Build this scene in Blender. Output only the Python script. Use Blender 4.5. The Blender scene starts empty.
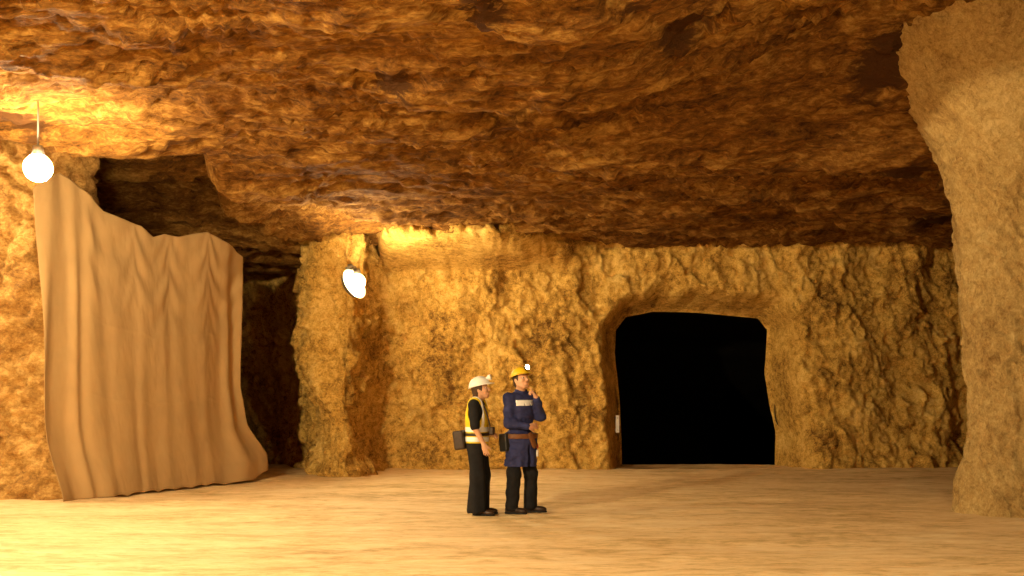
import bpy, math, random
import numpy as np
from mathutils import Vector, Matrix

random.seed(3)
sc = bpy.context.scene
col = sc.collection
F_PX, HOR, CAMH = 1100.0, 392.0, 1.52      # focal length in pixels of a 1024 wide frame, horizon row, eye height

def W(px, py, d):
    """photo pixel at distance d -> point in the mine (camera at the origin looking +Y)"""
    return np.array([(px - 512.0) * d / F_PX, d, CAMH - (py - HOR) * d / F_PX])

# ------------------------------------------------------------------ noise
_rng = np.random.RandomState(11)
_perm = np.concatenate([_rng.permutation(256)] * 3)
_grad = _rng.normal(size=(256, 3)); _grad /= np.linalg.norm(_grad, axis=1)[:, None]

def perlin(p):
    p = np.asarray(p, dtype=np.float64)
    i = np.floor(p).astype(np.int64); f = p - i
    u = f * f * f * (f * (f * 6 - 15) + 10)
    i &= 255
    def g(a, b, c):
        h = _perm[_perm[_perm[(i[..., 0] + a) & 255] + ((i[..., 1] + b) & 255)] + ((i[..., 2] + c) & 255)]
        gr = _grad[h]
        return gr[..., 0] * (f[..., 0] - a) + gr[..., 1] * (f[..., 1] - b) + gr[..., 2] * (f[..., 2] - c)
    def L(a, b, t): return a + (b - a) * t
    x00 = L(g(0, 0, 0), g(1, 0, 0), u[..., 0]); x10 = L(g(0, 1, 0), g(1, 1, 0), u[..., 0])
    x01 = L(g(0, 0, 1), g(1, 0, 1), u[..., 0]); x11 = L(g(0, 1, 1), g(1, 1, 1), u[..., 0])
    return L(L(x00, x10, u[..., 1]), L(x01, x11, u[..., 1]), u[..., 2]) * 1.5

def fbm(p, octv=4, lac=2.03, gain=0.5):
    p = np.array(p, dtype=np.float64); a, s = 1.0, 0.0
    for k in range(octv):
        s = s + a * perlin(p + 17.3 * k); p = p * lac; a *= gain
    return s

def ridged(p, octv=4, lac=2.03, gain=0.5):
    p = np.array(p, dtype=np.float64); a, s = 1.0, 0.0
    for k in range(octv):
        s = s + a * (1 - 2 * np.abs(perlin(p + 31.7 * k))); p = p * lac; a *= gain
    return s * 0.5

def facets(U, V, su, sv, seed=0, tilt=1.0):
    """chipped rock: every cell of a jittered lattice is a small tilted facet at a height of its own"""
    u, v = U / su, V / sv
    iu, iv = np.floor(u).astype(np.int64), np.floor(v).astype(np.int64)
    best = np.full(u.shape, 1e9); h = np.zeros(u.shape)
    def rnd(a, b, k): return _perm[_perm[_perm[(a + seed) & 255] + (b & 255)] + k] / 255.0
    for du in (-1, 0, 1):
        for dv in (-1, 0, 1):
            a, b = iu + du, iv + dv
            cu, cv = a + rnd(a, b, 1), b + rnd(a, b, 2)
            d = (u - cu) ** 2 + (v - cv) ** 2
            z = rnd(a, b, 3) - 0.5 + tilt * ((u - cu) * (rnd(a, b, 4) - 0.5) + (v - cv) * (rnd(a, b, 5) - 0.5)) * 1.6
            m = d < best
            best = np.where(m, d, best); h = np.where(m, z, h)
    return h

def sstep(a, b, x):
    t = np.clip((np.asarray(x, dtype=np.float64) - a) / (b - a), 0, 1)
    return t * t * (3 - 2 * t)

def poly_sd(poly, X, Y):
    """signed distance to a closed polygon, negative inside"""
    poly = np.array(poly, dtype=np.float64); n = len(poly)
    d = np.full(X.shape, 1e9); inside = np.zeros(X.shape, bool)
    for k in range(n):
        a, b = poly[k], poly[(k + 1) % n]
        e = b - a; wx, wy = X - a[0], Y - a[1]
        t = np.clip((wx * e[0] + wy * e[1]) / (e @ e), 0, 1)
        d = np.minimum(d, np.hypot(wx - e[0] * t, wy - e[1] * t))
        c = (a[1] > Y) != (b[1] > Y)
        with np.errstate(divide='ignore', invalid='ignore'):
            xi = a[0] + (Y - a[1]) / (b[1] - a[1] + 1e-12) * (b[0] - a[0])
        inside ^= c & (X < xi)
    return np.where(inside, -d, d)

# ------------------------------------------------------------------ objects
def tag(o, label=None, cat=None, group=None, kind=None):
    if label: o['label'] = label
    if cat: o['category'] = cat
    if group: o['group'] = group
    if kind: o['kind'] = kind
    return o

def mesh_obj(name, verts, faces, mat, parent=None, smooth=True, loc=None):
    me = bpy.data.meshes.new(name)
    verts = np.asarray(verts, dtype=np.float64); 
    me.from_pydata(verts.tolist(), [], [list(map(int, f)) for f in faces])
    if smooth:
        me.polygons.foreach_set('use_smooth', np.ones(len(me.polygons), bool))
    me.update()
    o = bpy.data.objects.new(name, me); col.objects.link(o)
    for m in (mat if isinstance(mat, (list, tuple)) else [mat]): me.materials.append(m)
    if parent is not None: o.parent = parent
    if loc is not None: o.location = loc
    return o

def empty(name, loc, rz=0.0):
    o = bpy.data.objects.new(name, None); col.objects.link(o)
    o.location = loc; o.rotation_euler = (0, 0, rz); o.empty_display_size = 0.2
    return o

def grid_faces(nu, nv, keep=None, flip=False):
    i = np.arange(nu - 1)[:, None]; j = np.arange(nv - 1)[None, :]
    a = i * nv + j
    q = np.stack([a, a + nv, a + nv + 1, a + 1], -1).reshape(-1, 4)
    if keep is not None: q = q[keep.reshape(-1)]
    return q[:, ::-1] if flip else q

def grid_obj(name, P, mat, parent=None, keep=None, flip=False):
    nu, nv = P.shape[:2]
    return mesh_obj(name, P.reshape(-1, 3), grid_faces(nu, nv, keep, flip), mat, parent)

def grid_normals(P):
    du = np.gradient(P, axis=0); dv = np.gradient(P, axis=1)
    n = np.cross(du, dv); return n / (np.linalg.norm(n, axis=-1, keepdims=True) + 1e-9)

# ------------------------------------------------------------------ materials
def nodes(name):
    m = bpy.data.materials.new(name); m.use_nodes = True
    nt = m.node_tree; nt.nodes.clear()
    out = nt.nodes.new('ShaderNodeOutputMaterial'); b = nt.nodes.new('ShaderNodeBsdfPrincipled')
    nt.links.new(b.outputs[0], out.inputs[0])
    return m, nt, b

def rock(name, cols, scale=(1, 1, 1), fine=9.0, bump=0.5, rough=0.85, spots=None, spot_col=None, spec=0.25, dist=0.03, flat=False):
    m, nt, b = nodes(name); N, Lk = nt.nodes.new, nt.links.new
    tc = N('ShaderNodeTexCoord'); mp = N('ShaderNodeMapping'); mp.inputs['Scale'].default_value = scale
    Lk(tc.outputs['Object'], mp.inputs[0])
    n1 = N('ShaderNodeTexNoise'); n1.inputs['Scale'].default_value = 1.1; n1.inputs['Detail'].default_value = 9; n1.inputs['Roughness'].default_value = 0.68
    n2 = N('ShaderNodeTexNoise'); n2.inputs['Scale'].default_value = fine; n2.inputs['Detail'].default_value = 7; n2.inputs['Roughness'].default_value = 0.7
    n2.inputs['Distortion'].default_value = 0.6
    Lk(mp.outputs[0], n1.inputs[0]); Lk(mp.outputs[0], n2.inputs[0])
    r = N('ShaderNodeValToRGB'); e = r.color_ramp.elements
    e[0].position = 0.405; e[0].color = (*cols[0], 1); e[1].position = 0.60; e[1].color = (*cols[2], 1)
    k = e.new(0.5); k.color = (*cols[1], 1)
    mx = N('ShaderNodeMath'); mx.operation = 'MULTIPLY_ADD'; mx.inputs[1].default_value = 0.35
    ad = N('ShaderNodeMath'); ad.operation = 'MULTIPLY'; ad.inputs[1].default_value = 0.35
    Lk(n1.outputs[0], ad.inputs[0]); Lk(n2.outputs[0], mx.inputs[0]); Lk(ad.outputs[0], mx.inputs[2])
    n3 = N('ShaderNodeTexNoise'); n3.inputs['Scale'].default_value = fine * 3.4; n3.inputs['Detail'].default_value = 5; n3.inputs['Roughness'].default_value = 0.75
    Lk(mp.outputs[0], n3.inputs[0])
    m3 = N('ShaderNodeMath'); m3.operation = 'MULTIPLY_ADD'; m3.inputs[1].default_value = 0.30
    Lk(n3.outputs[0], m3.inputs[0]); Lk(mx.outputs[0], m3.inputs[2])
    Lk(m3.outputs[0], r.inputs[0])
    last = r.outputs[0]
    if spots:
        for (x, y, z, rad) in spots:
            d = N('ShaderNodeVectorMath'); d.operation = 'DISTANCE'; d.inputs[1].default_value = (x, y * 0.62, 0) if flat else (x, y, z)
            if flat:                                                 # ragged dark patch in plan, painting shade into the roof colour
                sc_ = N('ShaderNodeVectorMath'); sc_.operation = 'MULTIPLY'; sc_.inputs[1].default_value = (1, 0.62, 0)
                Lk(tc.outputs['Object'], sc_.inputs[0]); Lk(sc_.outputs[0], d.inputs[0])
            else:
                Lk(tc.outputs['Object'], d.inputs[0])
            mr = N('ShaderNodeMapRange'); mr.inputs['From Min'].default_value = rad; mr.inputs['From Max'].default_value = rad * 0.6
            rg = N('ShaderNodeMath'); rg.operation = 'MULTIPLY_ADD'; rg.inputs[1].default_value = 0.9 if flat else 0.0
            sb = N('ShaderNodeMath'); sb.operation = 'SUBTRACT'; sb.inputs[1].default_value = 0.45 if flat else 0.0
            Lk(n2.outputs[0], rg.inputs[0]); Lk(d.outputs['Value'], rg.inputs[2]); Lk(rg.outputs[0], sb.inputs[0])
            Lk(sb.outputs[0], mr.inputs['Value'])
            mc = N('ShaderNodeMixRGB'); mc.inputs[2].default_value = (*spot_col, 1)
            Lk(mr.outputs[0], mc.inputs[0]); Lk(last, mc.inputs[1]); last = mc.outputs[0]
    Lk(last, b.inputs['Base Color'])
    b.inputs['Roughness'].default_value = rough; b.inputs['Specular IOR Level'].default_value = spec
    b2 = N('ShaderNodeBump'); b2.inputs['Strength'].default_value = bump * 0.9; b2.inputs['Distance'].default_value = dist * 0.5
    bp = N('ShaderNodeBump'); bp.inputs['Strength'].default_value = bump; bp.inputs['Distance'].default_value = dist
    Lk(n3.outputs[0], b2.inputs['Height']); Lk(b2.outputs[0], bp.inputs['Normal'])
    Lk(n2.outputs[0], bp.inputs['Height']); Lk(bp.outputs[0], b.inputs['Normal'])
    return m

def plain(name, c, rough=0.7, var=0.12, scale=30.0, metal=0.0, spec=0.4, bump=0.0, emit=None, es=0.0, sheen=0.0):
    m, nt, b = nodes(name); N, Lk = nt.nodes.new, nt.links.new
    tc = N('ShaderNodeTexCoord'); n = N('ShaderNodeTexNoise'); n.inputs['Scale'].default_value = scale; n.inputs['Detail'].default_value = 4
    Lk(tc.outputs['Object'], n.inputs[0])
    r = N('ShaderNodeValToRGB'); e = r.color_ramp.elements
    e[0].position = .3; e[0].color = (*[x * (1 - var) for x in c], 1); e[1].position = .7; e[1].color = (*[min(1, x * (1 + var)) for x in c], 1)
    Lk(n.outputs[0], r.inputs[0]); Lk(r.outputs[0], b.inputs['Base Color'])
    b.inputs['Roughness'].default_value = rough; b.inputs['Metallic'].default_value = metal; b.inputs['Specular IOR Level'].default_value = spec
    if bump:
        bp = N('ShaderNodeBump'); bp.inputs['Strength'].default_value = bump; bp.inputs['Distance'].default_value = 0.01
        Lk(n.outputs[0], bp.inputs['Height']); Lk(bp.outputs[0], b.inputs['Normal'])
    if emit:
        b.inputs['Emission Color'].default_value = (*emit, 1); b.inputs['Emission Strength'].default_value = es
    return m

LAMP_COL = (1.0, 0.79, 0.45)
M_WALL = rock('salt_rock_wall', [(0.16, 0.070, 0.012), (0.63, 0.36, 0.070), (0.88, 0.60, 0.19)], (1, 1, 1.0), 9.0, 0.8, dist=0.05)
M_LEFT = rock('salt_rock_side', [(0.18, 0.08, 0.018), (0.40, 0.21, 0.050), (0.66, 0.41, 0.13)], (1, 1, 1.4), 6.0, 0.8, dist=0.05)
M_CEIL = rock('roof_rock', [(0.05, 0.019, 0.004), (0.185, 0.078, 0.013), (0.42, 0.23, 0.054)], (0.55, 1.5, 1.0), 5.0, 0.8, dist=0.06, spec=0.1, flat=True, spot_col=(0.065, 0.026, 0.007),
              spots=[((px - 512) * 3.12 / (HOR - py), 3.12 * F_PX / (HOR - py), 0, r) for px, py, r in [(505, 112, .44), (693, 70, .40), (392, 80, .22), (484, 18, .26), (640, 22, .2), (885, 128, .42), (905, 165, .45), (930, 205, .5), (20, 118, .38)]])  # dark spots paint in the shade of roof hollows and the edge by the pillar
M_PILL = rock('pillar_rock', [(0.28, 0.155, 0.045), (0.52, 0.335, 0.115), (0.70, 0.50, 0.21)], (1, 1, 0.7), 13.0, 0.9, dist=0.05,
              spots=[(*W(1003, 326, 13.0), 0.055)], spot_col=(0.85, 0.60, 0.03))
M_FLOOR = rock('salt_floor', [(0.48, 0.32, 0.12), (0.79, 0.57, 0.29), (0.88, 0.70, 0.41)], (0.35, 1.0, 1.0), 5.0, 0.45, rough=0.75, dist=0.02)
M_TUNNEL = rock('tunnel_rock_darkened', [(0.012, 0.009, 0.006), (0.02, 0.015, 0.010), (0.035, 0.025, 0.014)], (1, 1, 1), 8.0, 0.5)  # near-black colour stands in for the unlit depth of the heading

# ------------------------------------------------------------------ roof
LIP = [(20, 132, 4.62), (75, 146, 4.62), (112, 148, 4.62), (200, 157, 4.62), (222, 178, 4.58), (240, 214, 4.52), (275, 222, 4.50), (312, 226, 4.46), (352, 238, 4.42)]
lip_xy = [((px - 512) * (z - CAMH) / (HOR - py), (z - CAMH) * F_PX / (HOR - py)) for px, py, z in LIP]
RECESS = lip_xy + [(-3.3, 26.0), (-13.0, 26.0), (-13.0, 16.0)]

def roof_macro(X, Y):
    z = 4.62 - 0.024 * (Y - 13.0)
    z = z + 1.15 * sstep(0.3, 4.7, X) * sstep(14.8, 12.0, Y)
    sd = poly_sd(RECESS, X, Y) + 0.26 * fbm(np.stack([X, Y, 0 * X], -1) * 1.5 + 7, 4)
    z = z + 0.75 * sstep(0.05, -0.30, sd) * sstep(20.6, 19.2, Y) - 0.075 * np.clip(Y - 18.2, 0, 9) * sstep(-2.9, -3.5, X) - 0.05 * np.exp(-(sd / 0.25) ** 2)
    return z

def build_roof():
    xs = np.concatenate([np.arange(-14, -9, .12), np.arange(-9, 10.0, 0.052), np.arange(10, 13, .12)]); ys = np.concatenate([np.arange(-10, 7.5, 0.25), np.arange(7.5, 23.4, 0.052)])
    X, Y = np.meshgrid(xs, ys, indexing='ij')
    Z = roof_macro(X, Y)
    p = np.stack([X, Y, np.zeros_like(X)], -1)
    Z += 0.10 * fbm(p * [0.35, 0.6, 1], 3)
    wx = X + 0.30 * fbm(p * [0.7, 1.2, 1] + 60, 3); wy = Y + 0.14 * fbm(p * [0.8, 1.6, 1] + 70, 3)
    # laminated slabs: terraces of a slowly varying height
    t = fbm(np.stack([wx * 0.35, wy * 1.0, np.zeros_like(X)], -1) + 5, 4) * 3.4
    fr = t - np.floor(t)
    Z += 0.062 * (np.floor(t) + sstep(0.86, 1.0, fr))
    # chips
    Z += 0.060 * facets(wx, wy, 0.95, 0.28, 3) + 0.034 * facets(wx, wy, 0.30, 0.10, 9) + 0.02 * facets(wx, wy, 0.16, 0.07, 12)
    # rows of pick marks left by the cutting machine, in patches
    ang = 0.5 + 0.7 * fbm(p * 0.16 + 9, 2)
    q = X * np.cos(ang) + Y * np.sin(ang) + 0.25 * fbm(p * 0.8 + 2, 2)
    patch = sstep(-0.10, 0.30, fbm(p * [0.28, 0.4, 1] + 40, 3))
    s = q * 2.6; sf = s - np.floor(s)
    Z += 0.10 * patch * (sf ** 1.6) * np.clip(0.6 + 0.9 * fbm(p * 1.7 + 3, 2), 0, 2)
    Z += 0.022 * ridged(p * [1.6, 3.2, 1], 4) + 0.014 * fbm(p * [5, 9, 1], 3)
    # hollows where slabs have dropped out
    for px, py, rx, ry, h in [(505, 112, .30, .46, .20), (693, 70, .34, .42, .22), (390, 80, .40, .22, .16), (640, 20, .3, .2, .12), (480, 18, .3, .2, .12), (880, 105, .5, .2, .15)]:
        d = (4.62 - CAMH) * F_PX / (HOR - py); x = (px - 512) * d / F_PX
        r = np.hypot((X - x) / rx / 1.25, (Y - d) / ry / 1.25) + 0.30 * fbm(p * 2.4 + px, 3)
        Z += h * sstep(1.0, 0.72, r)
    global ROOF; ROOF = (xs, ys, Z)
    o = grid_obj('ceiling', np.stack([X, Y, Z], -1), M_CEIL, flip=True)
    tag(o, kind='structure')
build_roof()

# ------------------------------------------------------------------ floor
def floor_z(X, Y):
    X = np.asarray(X, dtype=np.float64); Y = np.asarray(Y, dtype=np.float64)
    p = np.stack([X, Y, np.zeros_like(X)], -1)
    z = 0.035 * fbm(p * [0.12, 0.45, 1] + 3, 3) + 0.018 * fbm(p * [0.5, 1.6, 1], 3)
    z += 0.012 * ridged(p * [0.7, 2.6, 1] + 8, 3) + 0.006 * fbm(p * [3, 6, 1], 3)
    # hollow, trampled track along the crosscut
    z -= 0.03 * np.exp(-((Y - 10.6 - 0.03 * X) / 0.35) ** 2) * (0.5 + fbm(p * [0.5, .3, 1], 2))
    # rise of spilled salt at the foot of the far wall
    z += 0.03 * sstep(20.4, 21.2, Y) - 0.06 * sstep(21.4, 22.3, Y)
    return z
def build_floor():
    xs = np.concatenate([np.arange(-15, -9, .15), np.arange(-9, 10, 0.06), np.arange(10, 13.5, .15)]); ys = np.concatenate([np.arange(-10, 7, 0.25), np.arange(7, 23.2, 0.055)])
    X, Y = np.meshgrid(xs, ys, indexing='ij')
    o = grid_obj('floor', np.stack([X, Y, floor_z(X, Y)], -1), M_FLOOR)
    tag(o, kind='structure')
build_floor()

# ------------------------------------------------------------------ walls
def plan_line(pts, step, blur):
    pts = np.array(pts, dtype=np.float64)
    seg = np.hypot(*np.diff(pts, axis=0).T); s = np.concatenate([[0], np.cumsum(seg)])
    n = int(s[-1] / step) + 1; t = np.linspace(0, s[-1], n)
    P = np.stack([np.interp(t, s, pts[:, 0]), np.interp(t, s, pts[:, 1])], -1)
    k = int(blur / step)
    if k > 0:
        ker = np.hanning(2 * k + 3)[1:-1]; ker /= ker.sum()
        pad = np.concatenate([np.repeat(P[:1], k, 0), P, np.repeat(P[-1:], k, 0)])
        # keep the ends straight
        pad[:k] = P[0] + (P[0] - P[1]) * np.arange(k, 0, -1)[:, None]
        pad[-k:] = P[-1] + (P[-1] - P[-2]) * np.arange(1, k + 1)[:, None]
        P = np.stack([np.convolve(pad[:, c], ker, 'valid') for c in (0, 1)], -1)
    return P

OPEN_D = 22.4
def opn(px, py): 
    w = W(px, py, OPEN_D); return (w[0], w[2])
OPENING = [opn(*q) for q in [(620, 470), (619, 440), (617, 400), (612, 352), (613, 328), (625, 312), (655, 306), (700, 307), (764, 313), (776, 328), (773, 372), (778, 405), (784, 432), (783, 470)]]
OPENING[0] = (OPENING[0][0], -0.6); OPENING[-1] = (OPENING[-1][0], -0.6)

def build_back_wall():
    step = 0.034
    P2 = plan_line([(-11, 25.6), (-7.5, 25.4), (-5.2, 24.3), (-4.0, 22.0), (-3.35, 19.75), (-2.92, 19.5), (-2.72, 20.7), (-2.5, 21.5), (-0.5, 21.5), (1.6, 21.6), (3.6, 21.6), (6.2, 21.4), (8.6, 21.5), (12, 21.9)], step, 0.32)
    zs = np.arange(-0.25, 5.5, step)
    Pn = np.stack([np.gradient(P2[:, 1]), -np.gradient(P2[:, 0])], -1); Pn /= np.linalg.norm(Pn, axis=1)[:, None]   # into the room
    B = np.zeros((len(P2), len(zs), 3)); B[..., 0] = P2[:, None, 0]; B[..., 1] = P2[:, None, 1]; B[..., 2] = zs[None]
    s = np.arange(len(P2)) * step; S = np.repeat(s[:, None], len(zs), 1); Zg = np.repeat(zs[None], len(P2), 0)
    p = np.stack([S, Zg, np.zeros_like(S)], -1)
    d = 0.22 * fbm(p * 0.42, 3) + 0.10 * fbm(p * [1.2, 0.8, 1] + 4, 3)
    d += sstep(9.0, 11.0, S - s[np.argmin(np.abs(P2[:, 0] + 3.0) + 9 * (P2[:, 1] > 21))] + 0 * Zg) * 0.30 * fbm(p * [0.9, 0.16, 1] + 77, 2)
    # scalloped pick marks running steeply down the face
    q = S * 0.93 + Zg * 0.36 + 0.22 * fbm(p * 0.9, 2); sf = q * 2.9 - np.floor(q * 2.9)
    patch = sstep(-0.25, 0.25, fbm(p * 0.5 + 12, 3))
    d += 0.08 * patch * np.sin(sf * math.pi) * np.clip(0.6 + 0.8 * fbm(p * [1, 2.2, 1] + 6, 2), 0, 2)
    su = S + 0.14 * fbm(p * 1.6 + 50, 3) + 0.30 * Zg; sv = Zg + 0.14 * fbm(p * 1.6 + 55, 3)
    d += 0.14 * facets(su, sv, 0.42, 0.62, 1) + 0.075 * facets(su, sv, 0.17, 0.22, 5) + 0.05 * facets(su, sv, 0.09, 0.11, 7)
    d += 0.030 * ridged(p * [2.3, 1.5, 1] + 2, 4) + 0.020 * fbm(p * [6, 4.5, 1], 3)
    # overhanging brow of rock under the roof, spill at the foot
    d += 0.22 * sstep(3.6, 4.5, Zg) * sstep(-1.5, 1.0, P2[:, 0])[:, None] + 0.22 * sstep(0.7, 2.2, Zg) * (sstep(-4.6, -3.9, P2[:, 0]) * sstep(-3.0, -3.5, P2[:, 0]))[:, None] + 0.16 * sstep(0.35, 0.0, Zg) * (0.6 + fbm(p * 1.3, 2))
    near = (P2[:, None, 0] > -1)
    P = B.copy()
    P[..., 0] += Pn[:, None, 0] * d; P[..., 1] += Pn[:, None, 1] * d
    # pale shoulder of rock that rolls over into the roof beside the second lamp
    P[..., 1] -= 2.2 * sstep(3.85, 4.35, Zg) * sstep(-2.75, -2.2, P[..., 0]) * sstep(1.6, -0.2, P[..., 0]) * (P[..., 1] > 19)
    # the wall rolls back into the mouth of the heading
    sd = poly_sd(OPENING, P[..., 0], P[..., 2]) + 0.02 * fbm(p * 2.2, 3)
    sd = np.where(P[..., 1] > 20.5, sd, 9)
    roll = sstep(0.36 + 0.10 * fbm(p * 1.4 + 3, 2), -0.10, sd)
    P[..., 1] = P[..., 1] * (1 - roll) + roll * (22.75 + 0.15 * d)
    P[..., 1] -= 0.5 * sstep(0.0, 0.5, roll) * sstep(1.0, 0.75, roll) * (0.13 * facets(su, sv, 0.3, 0.4, 1) + 0.085 * facets(su, sv, 0.15, 0.17, 5) + 0.1 * fbm(p * 1.5, 3))
    c = (sd[:-1, :-1] + sd[1:, :-1] + sd[:-1, 1:] + sd[1:, 1:]) / 4
    kp = c > -0.09
    cnt = np.zeros(sd.shape); tot = np.zeros(sd.shape)
    for a in (0, 1):
        for b in (0, 1):
            sl = (slice(a, sd.shape[0] - 1 + a), slice(b, sd.shape[1] - 1 + b)); cnt[sl] += kp; tot[sl] += 1
    rim = (cnt > 0) & (cnt < tot)                                    # even out the stepped rim of the mouth
    X, Z = P[..., 0][rim], P[..., 2][rim]; e = 0.01
    s0 = poly_sd(OPENING, X, Z); gx = (poly_sd(OPENING, X + e, Z) - s0) / e; gz = (poly_sd(OPENING, X, Z + e) - s0) / e
    k = np.clip(-0.09 - s0, -0.05, 0.05)
    P[..., 0][rim] += k * gx; P[..., 2][rim] += k * gz
    o = grid_obj('wall_back', P, M_WALL, keep=kp)
    tag(o, kind='structure')
    # heading beyond the mouth: a decline, its darkness put into the rock colour
    ring = np.array(OPENING); n = len(ring)
    ring = np.concatenate([ring, ring[:1]]); seg = np.hypot(*np.diff(ring, axis=0).T); ss = np.concatenate([[0], np.cumsum(seg)])
    t = np.linspace(0, ss[-1], 260); R = np.stack([np.interp(t, ss, ring[:, 0]), np.interp(t, ss, ring[:, 1])], -1)
    cx, cz = 3.75, 1.4
    T = []
    ys = np.concatenate([np.linspace(22.62, 24.0, 20), np.linspace(24.3, 46, 60)])
    for y in ys:
        f = max(0.0, y - 23.2)
        g = 1.004 + (0.0 if y < 23.0 else min((y - 23.0) * 0.16, 0.7))
        T.append(np.stack([(R[:, 0] - cx) * g + cx + 0.02 * f * f, np.full(len(R), y), (R[:, 1] - cz) * g + cz - 0.28 * f], -1))
    T = np.array(T)
    T += 0.06 * fbm(T * 1.3, 3)[..., None] * np.array([1, 0, 1])
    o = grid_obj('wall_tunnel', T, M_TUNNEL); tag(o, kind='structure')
    # pale sill of trodden salt in the mouth
    xs = np.arange(1.9, 5.7, 0.05); yy = np.arange(21.9, 23.3, 0.05); X, Y = np.meshgrid(xs, yy, indexing='ij')
    o = grid_obj('floor_sill', np.stack([X, Y, floor_z(X, Y) + 0.012 - 0.25 * sstep(22.9, 23.3, Y)], -1), M_FLOOR); tag(o, kind='structure')
build_back_wall()

def build_left_wall():
    step = 0.04
    P2 = plan_line([(-15.0, 15.3), (-10.0, 15.5), (-7.6, 15.75), (-6.45, 15.75), (-6.25, 16.3), (-7.4, 18.2), (-9.4, 22.0)], step, 0.3)
    keep = P2[:, 1] > -20
    zs = np.arange(-0.25, 5.6, step)
    Pn = np.stack([np.gradient(P2[:, 1]), -np.gradient(P2[:, 0])], -1); Pn /= np.linalg.norm(Pn, axis=1)[:, None]
    s = np.arange(len(P2)) * step; S = np.repeat(s[:, None], len(zs), 1); Zg = np.repeat(zs[None], len(P2), 0)
    p = np.stack([S, Zg, np.zeros_like(S)], -1)
    d = 0.16 * fbm(p * 0.5 + 21, 3) + 0.06 * ridged(p * [1.6, 1.6, 1] + 3, 4) + 0.035 * fbm(p * 4, 3)
    d += 0.18 * sstep(0.5, 0.0, Zg)
    q = S * 0.6 + Zg * 0.8; sf = q * 3.1 - np.floor(q * 3.1)
    d += 0.04 * np.sin(sf * math.pi) + 0.10 * facets(S + 0.2 * fbm(p + 4, 2), Zg, 0.3, 0.24, 2) + 0.06 * facets(S, Zg + .1 * fbm(p * 2, 2), 0.13, 0.11, 6)
    P = np.zeros(S.shape + (3,)); P[..., 0] = P2[:, None, 0] + Pn[:, None, 0] * d; P[..., 1] = P2[:, None, 1] + Pn[:, None, 1] * d; P[..., 2] = Zg
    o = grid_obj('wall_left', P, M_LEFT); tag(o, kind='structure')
build_left_wall()

def build_pillar():
    step = 0.03
    P2 = plan_line([(12.5, 12.3), (9.0, 12.7), (6.6, 12.95), (5.85, 13.25), (5.62, 13.7), (6.25, 14.9), (8.6, 16.6), (12.5, 18.0)], step, 0.28)[::-1]
    zs = np.arange(-0.25, 6.3, step)
    Pn = np.stack([np.gradient(P2[:, 1]), -np.gradient(P2[:, 0])], -1); Pn /= np.linalg.norm(Pn, axis=1)[:, None]
    c = np.array([8.5, 14.8])
    sgn = np.sign(np.sum(Pn * (P2 - c), axis=1).mean()); Pn = Pn * sgn
    s = np.arange(len(P2)) * step; S = np.repeat(s[:, None], len(zs), 1); Zg = np.repeat(zs[None], len(P2), 0)
    p = np.stack([S, Zg, np.zeros_like(S)], -1)
    flare = 0.06 * np.clip(Zg - 2.6, 0, 1) + 0.36 * np.clip(Zg - 3.5, 0, 9) ** 1.5 + 0.10 * sstep(0.9, 0.2, Zg) - 0.06 * np.exp(-((Zg - 1.4) / 0.5) ** 2)
    lean = np.array([0.0, -1.0]); 
    d = 0.10 * fbm(p * 0.6 + 31, 3) + 0.035 * fbm(p * [3, 2.2, 1], 3)
    q = S * 0.8 + Zg * 0.5 + 0.2 * fbm(p * 1.1, 2); sf = q * 7 - np.floor(q * 7)
    d += 0.022 * np.sin(sf * math.pi) + 0.03 * ridged(p * [4.2, 2.6, 1] + 2, 4)
    d += 0.035 * facets(S + 0.3 * Zg + 0.1 * fbm(p * 2, 2), Zg, 0.16, 0.24, 4) + 0.022 * facets(S + 0.3 * Zg, Zg + 0.1 * fbm(p * 3, 2), 0.06, 0.09, 8)
    d += flare
    P = np.zeros(S.shape + (3,)); P[..., 0] = P2[:, None, 0] + Pn[:, None, 0] * d; P[..., 1] = P2[:, None, 1] + Pn[:, None, 1] * d; P[..., 2] = Zg
    P[..., 1] -= 0.5 * sstep(3.4, 6.2, Zg)
    o = grid_obj('wall_right', P, M_PILL, flip=True); tag(o, kind='structure')
build_pillar()

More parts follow.
